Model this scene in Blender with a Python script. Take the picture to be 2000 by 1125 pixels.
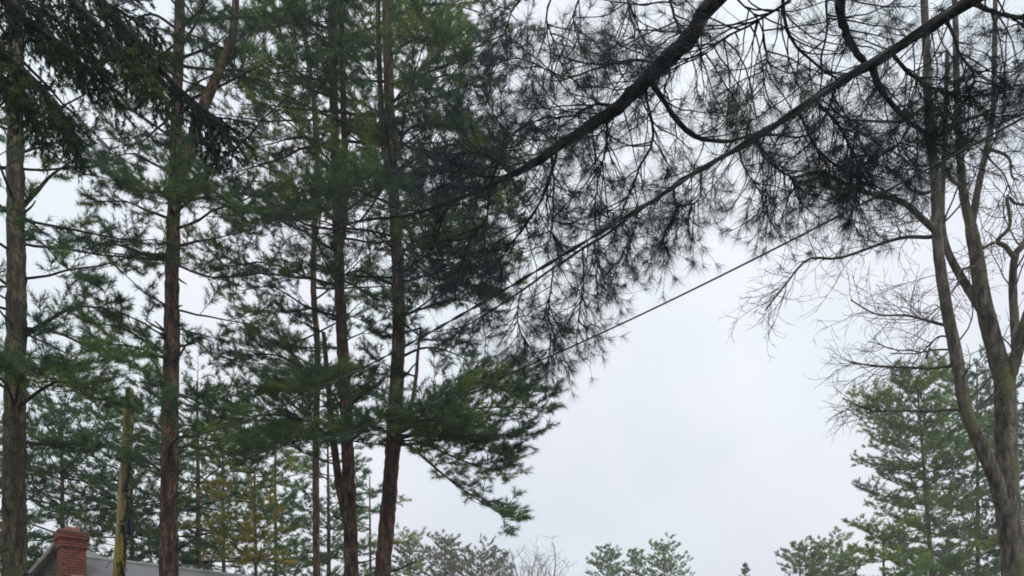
import bpy, math
import numpy as np
from math import radians, pi, sin, cos

# ------------------------------------------------------------------ camera, sky, sun
scene = bpy.context.scene
for o in list(bpy.data.objects):
    bpy.data.objects.remove(o)
COL = scene.collection
FPX, HOR, EYE = 1600.0, 1420.0, 1.6          # focal length / horizon row in photo pixels (2000 wide), eye height
cam_d = bpy.data.cameras.new('camera')
cam_d.sensor_width = 36.0
cam_d.lens = 36.0 * FPX / 2000.0
cam_d.shift_y = (HOR - 562.5) / 2000.0
cam_d.clip_start = 0.05
cam_d.clip_end = 3000.0
cam = bpy.data.objects.new('camera', cam_d)
cam.location = (0, 0, EYE)
cam.rotation_euler = (radians(90), 0, 0)
COL.objects.link(cam)
scene.camera = cam

SUN_EL, SUN_AZ = radians(52), radians(125)    # azimuth clockwise from +Y (into the picture)
world = bpy.data.worlds.new('World')
scene.world = world
world.use_nodes = True
wn, wl = world.node_tree.nodes, world.node_tree.links
wn.clear()
w_out = wn.new('ShaderNodeOutputWorld')
w_bg = wn.new('ShaderNodeBackground')
w_sky = wn.new('ShaderNodeTexSky')
w_sky.sky_type = 'NISHITA'
w_sky.sun_disc = False
w_sky.sun_elevation = SUN_EL
w_sky.sun_rotation = SUN_AZ
w_sky.air_density = 1.0
w_sky.dust_density = 3.0
w_sc = wn.new('ShaderNodeVectorMath'); w_sc.operation = 'SCALE'; w_sc.inputs['Scale'].default_value = 0.10
wl.new(w_sky.outputs[0], w_sc.inputs[0])
w_tc = wn.new('ShaderNodeTexCoord')
w_n = wn.new('ShaderNodeTexNoise'); w_n.inputs['Scale'].default_value = 2.6; w_n.inputs['Detail'].default_value = 5
wl.new(w_tc.outputs['Generated'], w_n.inputs['Vector'])
w_r = wn.new('ShaderNodeValToRGB')
w_r.color_ramp.elements[0].position = 0.36; w_r.color_ramp.elements[0].color = (0.815, 0.88, 0.955, 1)
w_r.color_ramp.elements[1].position = 0.62; w_r.color_ramp.elements[1].color = (0.955, 0.99, 1.04, 1)
wl.new(w_n.outputs['Fac'], w_r.inputs[0])
w_sep = wn.new('ShaderNodeSeparateXYZ'); wl.new(w_tc.outputs['Generated'], w_sep.inputs[0])
w_map = wn.new('ShaderNodeMapRange')          # overcast: brighter towards the zenith
w_map.inputs['From Min'].default_value = 0.0; w_map.inputs['From Max'].default_value = 0.8
w_map.inputs['To Min'].default_value = 0.95; w_map.inputs['To Max'].default_value = 1.16
wl.new(w_sep.outputs['Z'], w_map.inputs['Value'])
w_mul = wn.new('ShaderNodeVectorMath'); w_mul.operation = 'SCALE'
wl.new(w_r.outputs[0], w_mul.inputs[0]); wl.new(w_map.outputs[0], w_mul.inputs['Scale'])
w_mix = wn.new('ShaderNodeMix'); w_mix.data_type = 'RGBA'; w_mix.inputs[0].default_value = 0.93
wl.new(w_sc.outputs[0], w_mix.inputs[6]); wl.new(w_mul.outputs[0], w_mix.inputs[7])
w_n2 = wn.new('ShaderNodeTexNoise'); w_n2.inputs['Scale'].default_value = 4.3; w_n2.inputs['Detail'].default_value = 3
wl.new(w_tc.outputs['Generated'], w_n2.inputs['Vector'])
w_tint = wn.new('ShaderNodeValToRGB')          # thin cloud: from bluish to faintly mauve white
w_tint.color_ramp.elements[0].position = 0.40; w_tint.color_ramp.elements[0].color = (0.985, 1.005, 1.0, 1)
w_tint.color_ramp.elements[1].position = 0.60; w_tint.color_ramp.elements[1].color = (1.015, 0.98, 1.0, 1)
wl.new(w_n2.outputs['Fac'], w_tint.inputs[0])
w_m2 = wn.new('ShaderNodeVectorMath'); w_m2.operation = 'MULTIPLY'
wl.new(w_mix.outputs[2], w_m2.inputs[0]); wl.new(w_tint.outputs[0], w_m2.inputs[1])
wl.new(w_m2.outputs[0], w_bg.inputs['Color'])
w_bg.inputs['Strength'].default_value = 1.0
wl.new(w_bg.outputs[0], w_out.inputs['Surface'])

sun_d = bpy.data.lights.new('sun', 'SUN')
sun_d.energy = 1.5
sun_d.angle = radians(25)
sun_d.color = (1.0, 0.95, 0.88)
sun = bpy.data.objects.new('sun', sun_d)
sun.rotation_euler = (pi / 2 - SUN_EL, 0, pi - SUN_AZ)
sun.location = (20, -20, 40)
COL.objects.link(sun)

scene.render.engine = 'CYCLES'
scene.view_settings.view_transform = 'Standard'
scene.view_settings.look = 'None'
scene.view_settings.exposure = 0.0
scene.view_settings.gamma = 1.0
scene.view_settings.use_curve_mapping = False
scene.cycles.max_bounces = 5
scene.cycles.diffuse_bounces = 3
scene.cycles.transmission_bounces = 3
scene.cycles.transparent_max_bounces = 4
scene.cycles.filter_width = 1.8

# ------------------------------------------------------------------ helpers
UP = np.array([0.0, 0.0, 1.0])


def pix(x, y, d):
    """a point of the place, seen at photo pixel x, y, standing d metres in front of the eye"""
    return np.array([(x - 1000.0) / FPX * d, d, EYE + (HOR - y) / FPX * d])


def P(*pts):
    return np.array([pix(*p) for p in pts])


def norm(v):
    return v / np.maximum(np.linalg.norm(v, axis=-1, keepdims=True), 1e-9)


class MB:
    """collects faces for one mesh object"""
    def __init__(self):
        self.v, self.q, self.t, self.n = [], [], [], 0

    def add(self, v, q=None, t=None):
        v = np.asarray(v, float).reshape(-1, 3)
        if q is not None and len(q): self.q.append(np.asarray(q, np.int64).reshape(-1, 4) + self.n)
        if t is not None and len(t): self.t.append(np.asarray(t, np.int64).reshape(-1, 3) + self.n)
        self.v.append(v); self.n += len(v)

    def box(self, c, s, ax=None):
        """box with centre c, size s, axes ax (rows)"""
        ax = np.eye(3) if ax is None else np.asarray(ax, float)
        h = np.array(s) / 2
        cs = np.array([[x, y, z] for x in (-1, 1) for y in (-1, 1) for z in (-1, 1)]) * h
        self.add(np.asarray(c) + cs @ ax,
                 [[0, 1, 3, 2], [4, 6, 7, 5], [0, 4, 5, 1], [2, 3, 7, 6], [0, 2, 6, 4], [1, 5, 7, 3]])

    def prism(self, pts, ext):
        """polygon pts (list of 4 points) extruded by vector ext"""
        a = np.asarray(pts, float); b = a + np.asarray(ext, float); k = len(a)
        q = [[i, (i + 1) % k, k + (i + 1) % k, k + i] for i in range(k)]
        if k == 4: self.add(np.vstack([a, b]), q + [[3, 2, 1, 0], [4, 5, 6, 7]])
        else: self.add(np.vstack([a, b]), q, [[2, 1, 0], [3, 4, 5]])

    def tubes(self, paths, radii, seg=3, rough=0.0, rng=None, cap=True):
        """many tubes at once: paths (N,P,3), radii (N,P)"""
        paths = np.asarray(paths, float); radii = np.asarray(radii, float)
        if paths.ndim == 2: paths = paths[None]; radii = radii[None]
        N, K, _ = paths.shape
        if N == 0: return
        tan = np.empty_like(paths)
        tan[:, 1:-1] = paths[:, 2:] - paths[:, :-2]
        tan[:, 0] = paths[:, 1] - paths[:, 0]; tan[:, -1] = paths[:, -1] - paths[:, -2]
        tan = norm(tan)
        mean = norm(paths[:, -1] - paths[:, 0])
        ref = np.where(np.abs(mean[:, 2:3]) > 0.75, np.array([[1.0, 0.13, 0.0]]), np.array([[0.05, 0.1, 1.0]]))
        u = norm(np.cross(tan, ref[:, None, :])); w = np.cross(tan, u)
        a = np.arange(seg) * 2 * pi / seg
        r = radii[:, :, None] * np.ones(seg)
        if rough and rng is not None:
            r = r * (1 + rough * rng.standard_normal(r.shape))
        vs = paths[:, :, None, :] + r[..., None] * (np.cos(a)[None, None, :, None] * u[:, :, None, :] + np.sin(a)[None, None, :, None] * w[:, :, None, :])
        idx = np.arange(N * K * seg).reshape(N, K, seg)
        n2 = np.roll(idx, -1, axis=2)
        q = np.stack([idx[:, :-1], n2[:, :-1], n2[:, 1:], idx[:, 1:]], -1).reshape(-1, 4)
        t = None
        vs = vs.reshape(-1, 3)
        if cap:
            tipv = paths[:, -1] + tan[:, -1] * radii[:, -1:] * 0.6
            base = len(vs)
            ti = base + np.arange(N)
            vs = np.vstack([vs, tipv])
            t = np.stack([idx[:, -1, :], n2[:, -1, :], np.repeat(ti[:, None], seg, 1)], -1).reshape(-1, 3)
        self.add(vs, q, t)

    def needles(self, pos, dr, k, length, width, spread, rng, axial=0.06, droop=0.1):
        """tufts: k thin tapering needles fanning from every point pos along dr"""
        N = len(pos)
        if N == 0: return
        p = np.repeat(pos, k, 0); d = np.repeat(norm(dr), k, 0)
        M = N * k
        rn = rng.standard_normal((M, 3))
        perp = rn - (rn * d).sum(1, keepdims=True) * d
        nd = d * rng.uniform(0.25, 1.0, (M, 1)) + norm(perp) * spread * rng.uniform(0.4, 1.2, (M, 1))
        nd[:, 2] -= droop * rng.uniform(0, 1, M)
        nd = norm(nd)
        b = p - d * axial * rng.uniform(0, 1, (M, 1))
        L = length * rng.uniform(0.65, 1.15, (M, 1))
        wv = norm(np.cross(nd, rng.standard_normal((M, 3)))) * width * 0.5
        vs = np.stack([b - wv, b + wv, b + nd * L], 1).reshape(-1, 3)
        self.add(vs, None, np.arange(M * 3).reshape(-1, 3))

    def build(self, name, mat, parent=None, smooth=False, kind=None):
        me = bpy.data.meshes.new(name)
        v = np.vstack(self.v)
        if parent is not None: v = v - WORLD[parent.name]
        q = np.vstack(self.q) if self.q else np.zeros((0, 4), np.int64)
        t = np.vstack(self.t) if self.t else np.zeros((0, 3), np.int64)
        me.vertices.add(len(v)); me.vertices.foreach_set('co', v.astype(np.float32).ravel())
        me.loops.add(q.size + t.size)
        me.loops.foreach_set('vertex_index', np.concatenate([q.ravel(), t.ravel()]).astype(np.int32))
        me.polygons.add(len(q) + len(t))
        me.polygons.foreach_set('loop_start', np.concatenate([np.arange(len(q)) * 4, q.size + np.arange(len(t)) * 3]).astype(np.int32))
        if smooth: me.polygons.foreach_set('use_smooth', np.ones(len(q) + len(t), bool))
        me.update(calc_edges=True)
        me.materials.append(mat)
        o = bpy.data.objects.new(name, me)
        COL.objects.link(o)
        if parent is not None:
            o.parent = parent
            WORLD[o.name] = WORLD[parent.name]
        else:
            WORLD[o.name] = np.zeros(3)
        if kind: o['kind'] = kind
        return o


WORLD = {}


def tag(o, label, cat, group=None):
    o['label'] = label; o['category'] = cat
    if group: o['group'] = group
    return o


def thing(name, label, cat, loc, group=None):
    o = bpy.data.objects.new(name, None)
    o.empty_display_size = 0.3
    o.location = loc
    COL.objects.link(o)
    WORLD[o.name] = np.array(loc, float)
    return tag(o, label, cat, group)


def spline(pts, n, vals=None):
    """Catmull-Rom through pts, n samples; vals interpolated along"""
    pts = np.asarray(pts, float); m = len(pts)
    e = np.vstack([2 * pts[0] - pts[1], pts, 2 * pts[-1] - pts[-2]])
    s = np.linspace(0, m - 1, n); i = np.minimum(s.astype(int), m - 2); f = (s - i)[:, None]
    p0, p1, p2, p3 = e[i], e[i + 1], e[i + 2], e[i + 3]
    out = 0.5 * (2 * p1 + (p2 - p0) * f + (2 * p0 - 5 * p1 + 4 * p2 - p3) * f ** 2 + (3 * p1 - p0 - 3 * p2 + p3) * f ** 3)
    if vals is None: return out
    return out, np.interp(s, np.arange(m), vals)


def along(path, t):
    """positions and tangents at parameters t (0..1) of a polyline"""
    k = len(path); s = np.clip(t, 0, 1) * (k - 1); i = np.minimum(s.astype(int), k - 2); f = (s - i)[:, None]
    return path[i] * (1 - f) + path[i + 1] * f, norm(path[i + 1] - path[i])


# ------------------------------------------------------------------ materials
def nodes_of(name):
    m = bpy.data.materials.new(name); m.use_nodes = True
    n, l = m.node_tree.nodes, m.node_tree.links
    return m, n, l, n['Principled BSDF'], n['Material Output']


def noise_ramp(n, l, scale, stops, detail=4, stretch=None, coord='Object'):
    tc = n.new('ShaderNodeTexCoord'); tx = n.new('ShaderNodeTexNoise')
    tx.inputs['Scale'].default_value = scale; tx.inputs['Detail'].default_value = detail
    if stretch:
        mp = n.new('ShaderNodeMapping'); mp.inputs['Scale'].default_value = stretch
        l.new(tc.outputs[coord], mp.inputs[0]); l.new(mp.outputs[0], tx.inputs['Vector'])
    else:
        l.new(tc.outputs[coord], tx.inputs['Vector'])
    r = n.new('ShaderNodeValToRGB')
    e = r.color_ramp.elements
    e[0].position, e[0].color = stops[0][0], (*stops[0][1], 1)
    e[1].position, e[1].color = stops[-1][0], (*stops[-1][1], 1)
    for p, c in stops[1:-1]:
        x = e.new(p); x.color = (*c, 1)
    l.new(tx.outputs['Fac'], r.inputs[0])
    return tx, r


def bark(name, stops, scale=11, stretch=(1, 1, 0.24), moss=None, bump=0.5, rough=0.9, crack=True):
    m, n, l, b, out = nodes_of(name)
    tx, r = noise_ramp(n, l, scale, stops, 6, stretch)
    col = r.outputs[0]
    if moss:
        t2, r2 = noise_ramp(n, l, moss[1], [(moss[2] if len(moss) > 2 else 0.47, (0, 0, 0)), (0.66, (1, 1, 1))], 5, (1, 1, 0.4))
        mx = n.new('ShaderNodeMix'); mx.data_type = 'RGBA'
        l.new(r2.outputs[0], mx.inputs[0]); l.new(col, mx.inputs[6]); mx.inputs[7].default_value = (*moss[0], 1)
        col = mx.outputs[2]
    l.new(col, b.inputs['Base Color'])
    b.inputs['Roughness'].default_value = rough
    b.inputs['Specular IOR Level'].default_value = 0.2
    v = n.new('ShaderNodeTexNoise'); v.inputs['Scale'].default_value = scale * 3; v.inputs['Detail'].default_value = 6
    tc = n.new('ShaderNodeTexCoord'); mp = n.new('ShaderNodeMapping'); mp.inputs['Scale'].default_value = stretch
    l.new(tc.outputs['Object'], mp.inputs[0]); l.new(mp.outputs[0], v.inputs['Vector'])
    bp = n.new('ShaderNodeBump'); bp.inputs['Strength'].default_value = bump; bp.inputs['Distance'].default_value = 0.03
    vo = n.new('ShaderNodeTexVoronoi'); vo.inputs['Scale'].default_value = scale * 1.6; vo.feature = 'DISTANCE_TO_EDGE'
    l.new(mp.outputs[0], vo.inputs['Vector'])
    pl = n.new('ShaderNodeMapRange'); pl.inputs['From Max'].default_value = 0.12; l.new(vo.outputs['Distance'], pl.inputs['Value'])
    sm = n.new('ShaderNodeMath'); sm.operation = 'MULTIPLY_ADD'; sm.inputs[1].default_value = 0.6
    l.new(v.outputs['Fac'], sm.inputs[0]); l.new(pl.outputs[0], sm.inputs[2])
    ck = n.new('ShaderNodeMix'); ck.data_type = 'RGBA'; ck.inputs[6].default_value = (*[c * 0.9 for c in stops[0][1]], 1)
    l.new(pl.outputs[0], ck.inputs[0]); l.new(col, ck.inputs[7]); l.new(ck.outputs[2] if crack else col, b.inputs['Base Color'])
    l.new(sm.outputs[0], bp.inputs['Height']); l.new(bp.outputs[0], b.inputs['Normal'])
    return m


def leaf(name, c1, c2, c3, scale=0.9, trans=0.25):
    """needles: diffuse with some light passing through, colour changing from clump to clump"""
    m, n, l, b, out = nodes_of(name)
    tx, r = noise_ramp(n, l, scale, [(0.34, c1), (0.50, c2), (0.66, c3)], 4)
    l.new(r.outputs[0], b.inputs['Base Color'])
    b.inputs['Roughness'].default_value = 0.55
    b.inputs['Specular IOR Level'].default_value = 0.25
    tr = n.new('ShaderNodeBsdfTranslucent'); l.new(r.outputs[0], tr.inputs['Color'])
    mx = n.new('ShaderNodeMixShader'); mx.inputs[0].default_value = trans
    l.new(b.outputs[0], mx.inputs[1]); l.new(tr.outputs[0], mx.inputs[2]); l.new(mx.outputs[0], out.inputs['Surface'])
    return m


def plain(name, c1, c2, scale=8, rough=0.8, metal=0.0):
    m, n, l, b, out = nodes_of(name)
    tx, r = noise_ramp(n, l, scale, [(0.3, c1), (0.7, c2)], 6)
    l.new(r.outputs[0], b.inputs['Base Color'])
    b.inputs['Roughness'].default_value = rough; b.inputs['Metallic'].default_value = metal
    b.inputs['Specular IOR Level'].default_value = 0.25
    return m


M_BARK_RED = bark('pine_bark_red', [(0.36, (0.038, 0.026, 0.022)), (0.5, (0.125, 0.073, 0.055)), (0.66, (0.24, 0.145, 0.11))])
M_BARK_BRN = bark('pine_bark_brown', [(0.36, (0.032, 0.027, 0.021)), (0.5, (0.095, 0.075, 0.050)), (0.66, (0.19, 0.15, 0.10))],
                  moss=((0.065, 0.075, 0.034), 1.4))
M_BARK_DRK = bark('pine_bark_dark', [(0.3, (0.016, 0.015, 0.016)), (0.6, (0.04, 0.036, 0.035)), (0.75, (0.07, 0.06, 0.055))], scale=12)
M_BARK_GRY = bark('grey_bark_lichen', [(0.36, (0.045, 0.040, 0.036)), (0.5, (0.115, 0.10, 0.088)), (0.66, (0.21, 0.185, 0.16))], crack=False,
                  moss=((0.13, 0.13, 0.07), 2.2, 0.50), scale=15, stretch=(1, 1, 0.3))
M_TWIG = plain('twig_bark', (0.03, 0.025, 0.022), (0.07, 0.055, 0.045), 14)
M_TWIG_GRY = plain('grey_twig_bark', (0.06, 0.052, 0.05), (0.13, 0.11, 0.10), 10)
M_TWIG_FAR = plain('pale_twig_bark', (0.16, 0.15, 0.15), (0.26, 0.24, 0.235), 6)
M_PINE = leaf('pine_needles', (0.036, 0.088, 0.050), (0.072, 0.150, 0.062), (0.20, 0.28, 0.060), 0.8, 0.45)
M_PINE_B = leaf('pine_needles_green', (0.045, 0.11, 0.056), (0.080, 0.17, 0.070), (0.17, 0.26, 0.075), 0.8, 0.45)  # second pine green, less yellow in its lightest tone
M_PINE_NEAR = leaf('pine_needles_backlit', (0.022, 0.040, 0.058), (0.038, 0.062, 0.074), (0.080, 0.115, 0.070), 1.6, 0.2)  # dark bluish look of backlit needles put into the colour
M_SPRUCE = leaf('spruce_needles', (0.012, 0.032, 0.020), (0.026, 0.060, 0.028), (0.075, 0.125, 0.035), 1.4, 0.25)
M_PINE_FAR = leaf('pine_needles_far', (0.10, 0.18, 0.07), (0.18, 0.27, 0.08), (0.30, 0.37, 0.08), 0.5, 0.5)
M_PINE_YEL = leaf('pine_needles_yellow', (0.12, 0.155, 0.05), (0.25, 0.24, 0.05), (0.38, 0.30, 0.06), 0.7, 0.45)
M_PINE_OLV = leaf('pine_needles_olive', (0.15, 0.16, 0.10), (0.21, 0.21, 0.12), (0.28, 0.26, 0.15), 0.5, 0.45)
M_PINE_BR = leaf('pine_needles_dead', (0.05, 0.028, 0.018), (0.09, 0.05, 0.03), (0.14, 0.08, 0.05), 2)

# ------------------------------------------------------------------ ground
g = MB()
rng = np.random.default_rng(1)
rad = np.concatenate([[0.0], np.geomspace(2, 400, 46)])
ang = np.linspace(0, 2 * pi, 96, endpoint=False)
R, A = np.meshgrid(rad[1:], ang, indexing='ij')
gz = 0.05 * np.sin(R * 0.21 + 3 * A) * np.minimum(R / 12, 1) * np.minimum(1, 40 / R) - 0.06
gv = np.stack([R * np.cos(A), R * np.sin(A), gz], -1).reshape(-1, 3)
gi = np.arange(len(gv)).reshape(R.shape); gn = np.roll(gi, -1, 1)
g.add(np.vstack([gv, [[0, 0, -0.06]]]),
      np.stack([gi[:-1], gi[1:], gn[1:], gn[:-1]], -1).reshape(-1, 4),
      np.stack([np.full(96, len(gv)), gi[0], gn[0]], -1))
m_ground, n_, l_, b_, _o = nodes_of('lawn_and_pine_litter')
tx_, r_ = noise_ramp(n_, l_, 0.35, [(0.36, (0.05, 0.075, 0.028)), (0.52, (0.075, 0.085, 0.04)), (0.66, (0.11, 0.08, 0.05))], 8)
l_.new(r_.outputs[0], b_.inputs['Base Color']); b_.inputs['Roughness'].default_value = 0.95
ground = g.build('ground', m_ground, smooth=True)
ground['kind'] = 'structure'


# ------------------------------------------------------------------ foliage generators
def sprays(path, rng, sec_len, sec_n, t0=0.25, k=5, ter_len=0.22, up=0.10, curl=0.15, ang=(35, 70), sec_w=1.0, end=1.0):
    """side branchlets and shoots along one limb -> branchlet paths, shoot paths, tuft points, tuft directions"""
    t = np.sort(np.clip(np.linspace(t0, end, sec_n) + rng.normal(0, 0.5 / sec_n, sec_n), 0, 1))
    p, tan = along(path, t)
    side = norm(np.cross(tan, UP) + 1e-6)
    sg = np.where(np.arange(sec_n) % 2 == 0, 1.0, -1.0)[:, None]
    a = np.radians(rng.uniform(ang[0], ang[1], (sec_n, 1)))
    d = norm(tan * np.cos(a) + side * sg * np.sin(a) * sec_w + UP * (up + 0.22 * rng.standard_normal((sec_n, 1))))
    shape = np.interp(t, [0, t0, 0.55, 1.0], [0.3, 0.55, 1.0, 0.5])[:, None]
    L = sec_len * shape * rng.uniform(0.6, 1.25, (sec_n, 1))
    s = np.linspace(0, 1, 4)
    sp = p[:, None] + d[:, None] * (L * s)[..., None] + UP * (curl * L * s ** 2)[..., None] + rng.normal(0, 0.03, (sec_n, 4, 3)) * (s * L)[..., None] * 1.5
    sp[:, 0] = p
    # shoots
    u = np.tile(np.linspace(0.3, 1.0, k), (sec_n, 1)) + rng.normal(0, 0.08, (sec_n, k))
    u = np.clip(u, 0.1, 1)
    f = u * 3; i = np.minimum(f.astype(int), 2); fr = (f - i)[..., None]
    rows = np.arange(sec_n)[:, None]
    q = sp[rows, i] * (1 - fr) + sp[rows, i + 1] * fr
    dd = norm(sp[rows, i + 1] - sp[rows, i])
    sd = norm(np.cross(dd, UP) + 1e-6)
    g2 = np.where(np.arange(k) % 2 == 0, 1.0, -1.0)[None, :, None]
    b = np.radians(rng.uniform(20, 60, (sec_n, k, 1)))
    td = norm(dd * np.cos(b) + sd * g2 * np.sin(b) + UP * (up + 0.1 + 0.25 * rng.standard_normal((sec_n, k, 1))))
    tl = ter_len * rng.uniform(0.5, 1.3, (sec_n, k, 1))
    e = q + td * tl + UP * curl * tl * 0.4
    tp = np.stack([q, e], 2).reshape(-1, 2, 3)
    pos = np.concatenate([e.reshape(-1, 3), ((q + 2 * e) / 3).reshape(-1, 3), sp[:, -1]])
    dr = np.concatenate([td.reshape(-1, 3), td.reshape(-1, 3), norm(sp[:, -1] - sp[:, -2])])
    return sp, tp, pos, dr


def limb_path(start, az, elev, L, up, rng, n=9, wob=0.03):
    s = np.linspace(0, 1, n)[:, None]
    h = np.array([cos(az), sin(az), 0])
    p = start + h * (L * cos(elev)) * s + UP * (L * sin(elev) * s + up * L * s ** 2)
    w = np.cumsum(rng.normal(0, wob * L / n ** 0.5, (n, 3)), 0)
    w -= w[0]
    return p + w * np.minimum(1, s * 3)


def pine(label, group, trunk_pts, r0, r1, z_crown, z_top, limbs=(), whorl=0.55, per=4, Lmax=3.2, prof=None, name='pine_tree',
         needle=(0.12, 0.0088, 27), sec=(0.145, 0.42), k=6, axial=0.17, mat=None, bmat=None, seed=0, limb_elev=(-10, 18), up=0.10, stubs=6,
         ter_len=0.22, split_limbs=0, forks=(), spread=0.75, dens=1.0, extra=(), t0=0.22, seg=18, dead=(), thin=False, wdens=1.0):
    """white pine: trunk, limbs in whorls between z_crown and z_top, explicit limbs as point lists"""
    rng = np.random.default_rng(seed)
    mat = mat or M_PINE; bmat = bmat or M_BARK_RED
    tp = np.asarray(trunk_pts, float)
    base = np.array([tp[0][0], tp[0][1], -0.1])
    root = thing(name, label, 'pine tree', base, group)
    n = 150
    path, rr = spline(tp, n, np.linspace(0, 1, len(tp)))
    hz = (path[:, 2] - path[0, 2]) / (path[-1, 2] - path[0, 2])
    rr = r0 + (r1 - r0) * hz
    rr = rr * (1 + 0.35 * np.exp(-(path[:, 2]) / 0.5))
    lump = rng.standard_normal((n, 1)); lump = (lump + np.roll(lump, 1, 0) + np.roll(lump, 2, 0)) / 3
    path = path + np.hstack([lump, np.roll(lump, 7, 0), lump * 0]) * rr[:, None] * 0.06
    mb = MB(); mb.tubes(path, rr * (1 + 0.03 * lump[:, 0]), seg, 0.05, rng)
    trunk = mb.build('trunk', bmat, root, smooth=True)
    # dead stubs on the bare part
    if stubs:
        for q in range(stubs):
            z = rng.uniform(max(4, z_crown - 6), z_crown + 2)
            i = int(np.argmin(np.abs(path[:, 2] - z)))
            az = rng.uniform(0, 2 * pi)
            L = rng.uniform(0.12, 0.7)
            sp = limb_path(path[i] + np.array([cos(az), sin(az), 0]) * rr[i] * 0.6, az, radians(rng.uniform(-10, 40)), L, 0.1, rng, 6, 0.04)
            mb = MB(); mb.tubes(sp, np.linspace(0.028, 0.010, 6), 5)
            mb.build('branch_stub', M_BARK_DRK, trunk, smooth=True)
    fol, tw = MB(), MB()
    all_limbs = []
    for f in forks:     # secondary stems: (points, r0, r1)
        fp, fr = spline(f[0], 26, np.linspace(f[1], f[2], len(f[0])))
        mb = MB(); mb.tubes(fp, fr, 10, 0.03, rng)
        mb.build('stem', bmat, root, smooth=True)
        m_ = int(f[3]) if len(f) > 3 else 10
        for q in range(m_):
            i = rng.integers(6, 26); az = rng.uniform(0, 2 * pi)
            all_limbs.append((limb_path(fp[min(i, 25)], az, radians(rng.uniform(*limb_elev)), rng.uniform(0.5, 0.9) * Lmax * 0.55, up, rng), 1.0, 0.02))
    for lb in limbs:    # explicit: (points, density)
        lp = spline(lb[0], 12)
        lp = lp + np.cumsum(rng.normal(0, 0.012, lp.shape), 0) * np.linspace(0, 1, 12)[:, None]
        all_limbs.append((lp, lb[1], lb[2] if len(lb) > 2 else 0.03))
    z = z_crown
    if prof is None: prof = lambda h: 0.55 + 0.45 * min(1, h * 4) if h < 0.55 else max(0.12, 1 - (h - 0.55) / 0.5)
    while z < z_top - 0.15 and per > 0:
        h = (z - z_crown) / max(z_top - z_crown, 0.1)
        az0 = rng.uniform(0, 2 * pi)
        for q in range(per):
            if rng.random() < 0.12: continue
            zz = z + rng.normal(0, 0.12)
            i = int(np.argmin(np.abs(path[:, 2] - zz)))
            L = Lmax * prof(h) * rng.uniform(0.6, 1.12)
            el = radians(rng.uniform(*limb_elev) + 30 * max(0, h - 0.6))
            all_limbs.append((limb_path(path[i], az0 + q * 2 * pi / per + rng.normal(0, 0.25), el, L, up + rng.normal(0, 0.04), rng), wdens, 0.012 + 0.006 * L))
        z += whorl * rng.uniform(0.8, 1.2)
    rest = MB()
    order = sorted(range(len(all_limbs)), key=lambda q: -np.linalg.norm(all_limbs[q][0][-1] - all_limbs[q][0][0]))
    single = set(order[:split_limbs])
    for q, (lp, de, lr) in enumerate(all_limbs):
        L = np.linalg.norm(np.diff(lp, axis=0), axis=1).sum()
        rad_ = np.linspace(lr, 0.006, len(lp))
        if q in single:
            mb = MB(); mb.tubes(lp, rad_, 7, 0.03, rng); mb.build('limb', M_BARK_DRK, root, smooth=True)
        else:
            rest.tubes(lp, rad_, 5)
        if de <= 0: continue
        m_ = lp[len(lp) // 2]; far_ = lp[-1]
        lo_z, hi_z, hw_ = EYE + 0.184 * m_[1], EYE + 0.888 * m_[1], 0.625 * m_[1] + 1.0
        if max(m_[2], far_[2]) < lo_z - 1.0 or min(m_[2], far_[2]) > hi_z + 0.8 or abs(m_[0]) > hw_: de = de * 0.3
        ns = max(4, int(L / sec[0] * de * dens))
        sp, tps, pos, dr = sprays(lp, rng, min(L * sec[1], 1.5), ns, t0, k, ter_len)
        tw.tubes(sp, np.tile(np.linspace(0.008, 0.004, 4), (len(sp), 1)), 3, cap=False)
        if not thin: tw.tubes(tps, np.full((len(tps), 2), 0.0030), 3, cap=False)
        keep = rng.random(len(pos)) < 0.93
        fol.needles(pos[keep], dr[keep], needle[2], needle[0], needle[1], spread, rng, axial=axial or needle[0] * 0.7)
    if rest.n: rest.build('branches', M_BARK_DRK, root, smooth=True, kind='stuff')
    if tw.n: tw.build('twigs', M_TWIG, root, kind='stuff')
    if fol.n: fol.build('crown', mat, root)
    for (c, L, r) in dead:   # brown dead spray
        mb = MB()
        lp = limb_path(c, r, radians(-20), L, -0.1, rng)
        sp, tps, pos, dr = sprays(lp, rng, 0.4, 16, 0.1, 5, 0.12)
        mb.needles(pos, dr, 14, 0.10, 0.006, 0.8, rng)
        mb.build('dead_needles', M_PINE_BR, root)
    return root


# ------------------------------------------------------------------ the big pines in the middle distance
def trunk_from(pixels, d, top=None):
    """trunk points from rows seen in the photo, continued to the ground and above the frame"""
    pts = [pix(x, y, d) for x, y in pixels]
    lo = pts[0].copy(); dv = (pts[0] - pts[1]) / max(pts[0][2] - pts[1][2], -1e9)
    slope = (pts[1][:2] - pts[0][:2]) / (pts[1][2] - pts[0][2])
    g0 = np.array([*(pts[0][:2] - slope * (pts[0][2] + 0.12) * 0.6), -0.12])
    out = [g0] + pts
    if top:
        s2 = (pts[-1][:2] - pts[-2][:2]) / (pts[-1][2] - pts[-2][2])
        out.append(np.array([*(pts[-1][:2] + s2 * (top - pts[-1][2])), top]))
    return np.array(out)


dA, dB, dC, dD, dE = 14.0, 15.5, 17.0, 16.5, 21.0
G_TALL = 'tall pines in front of the house'
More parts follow.
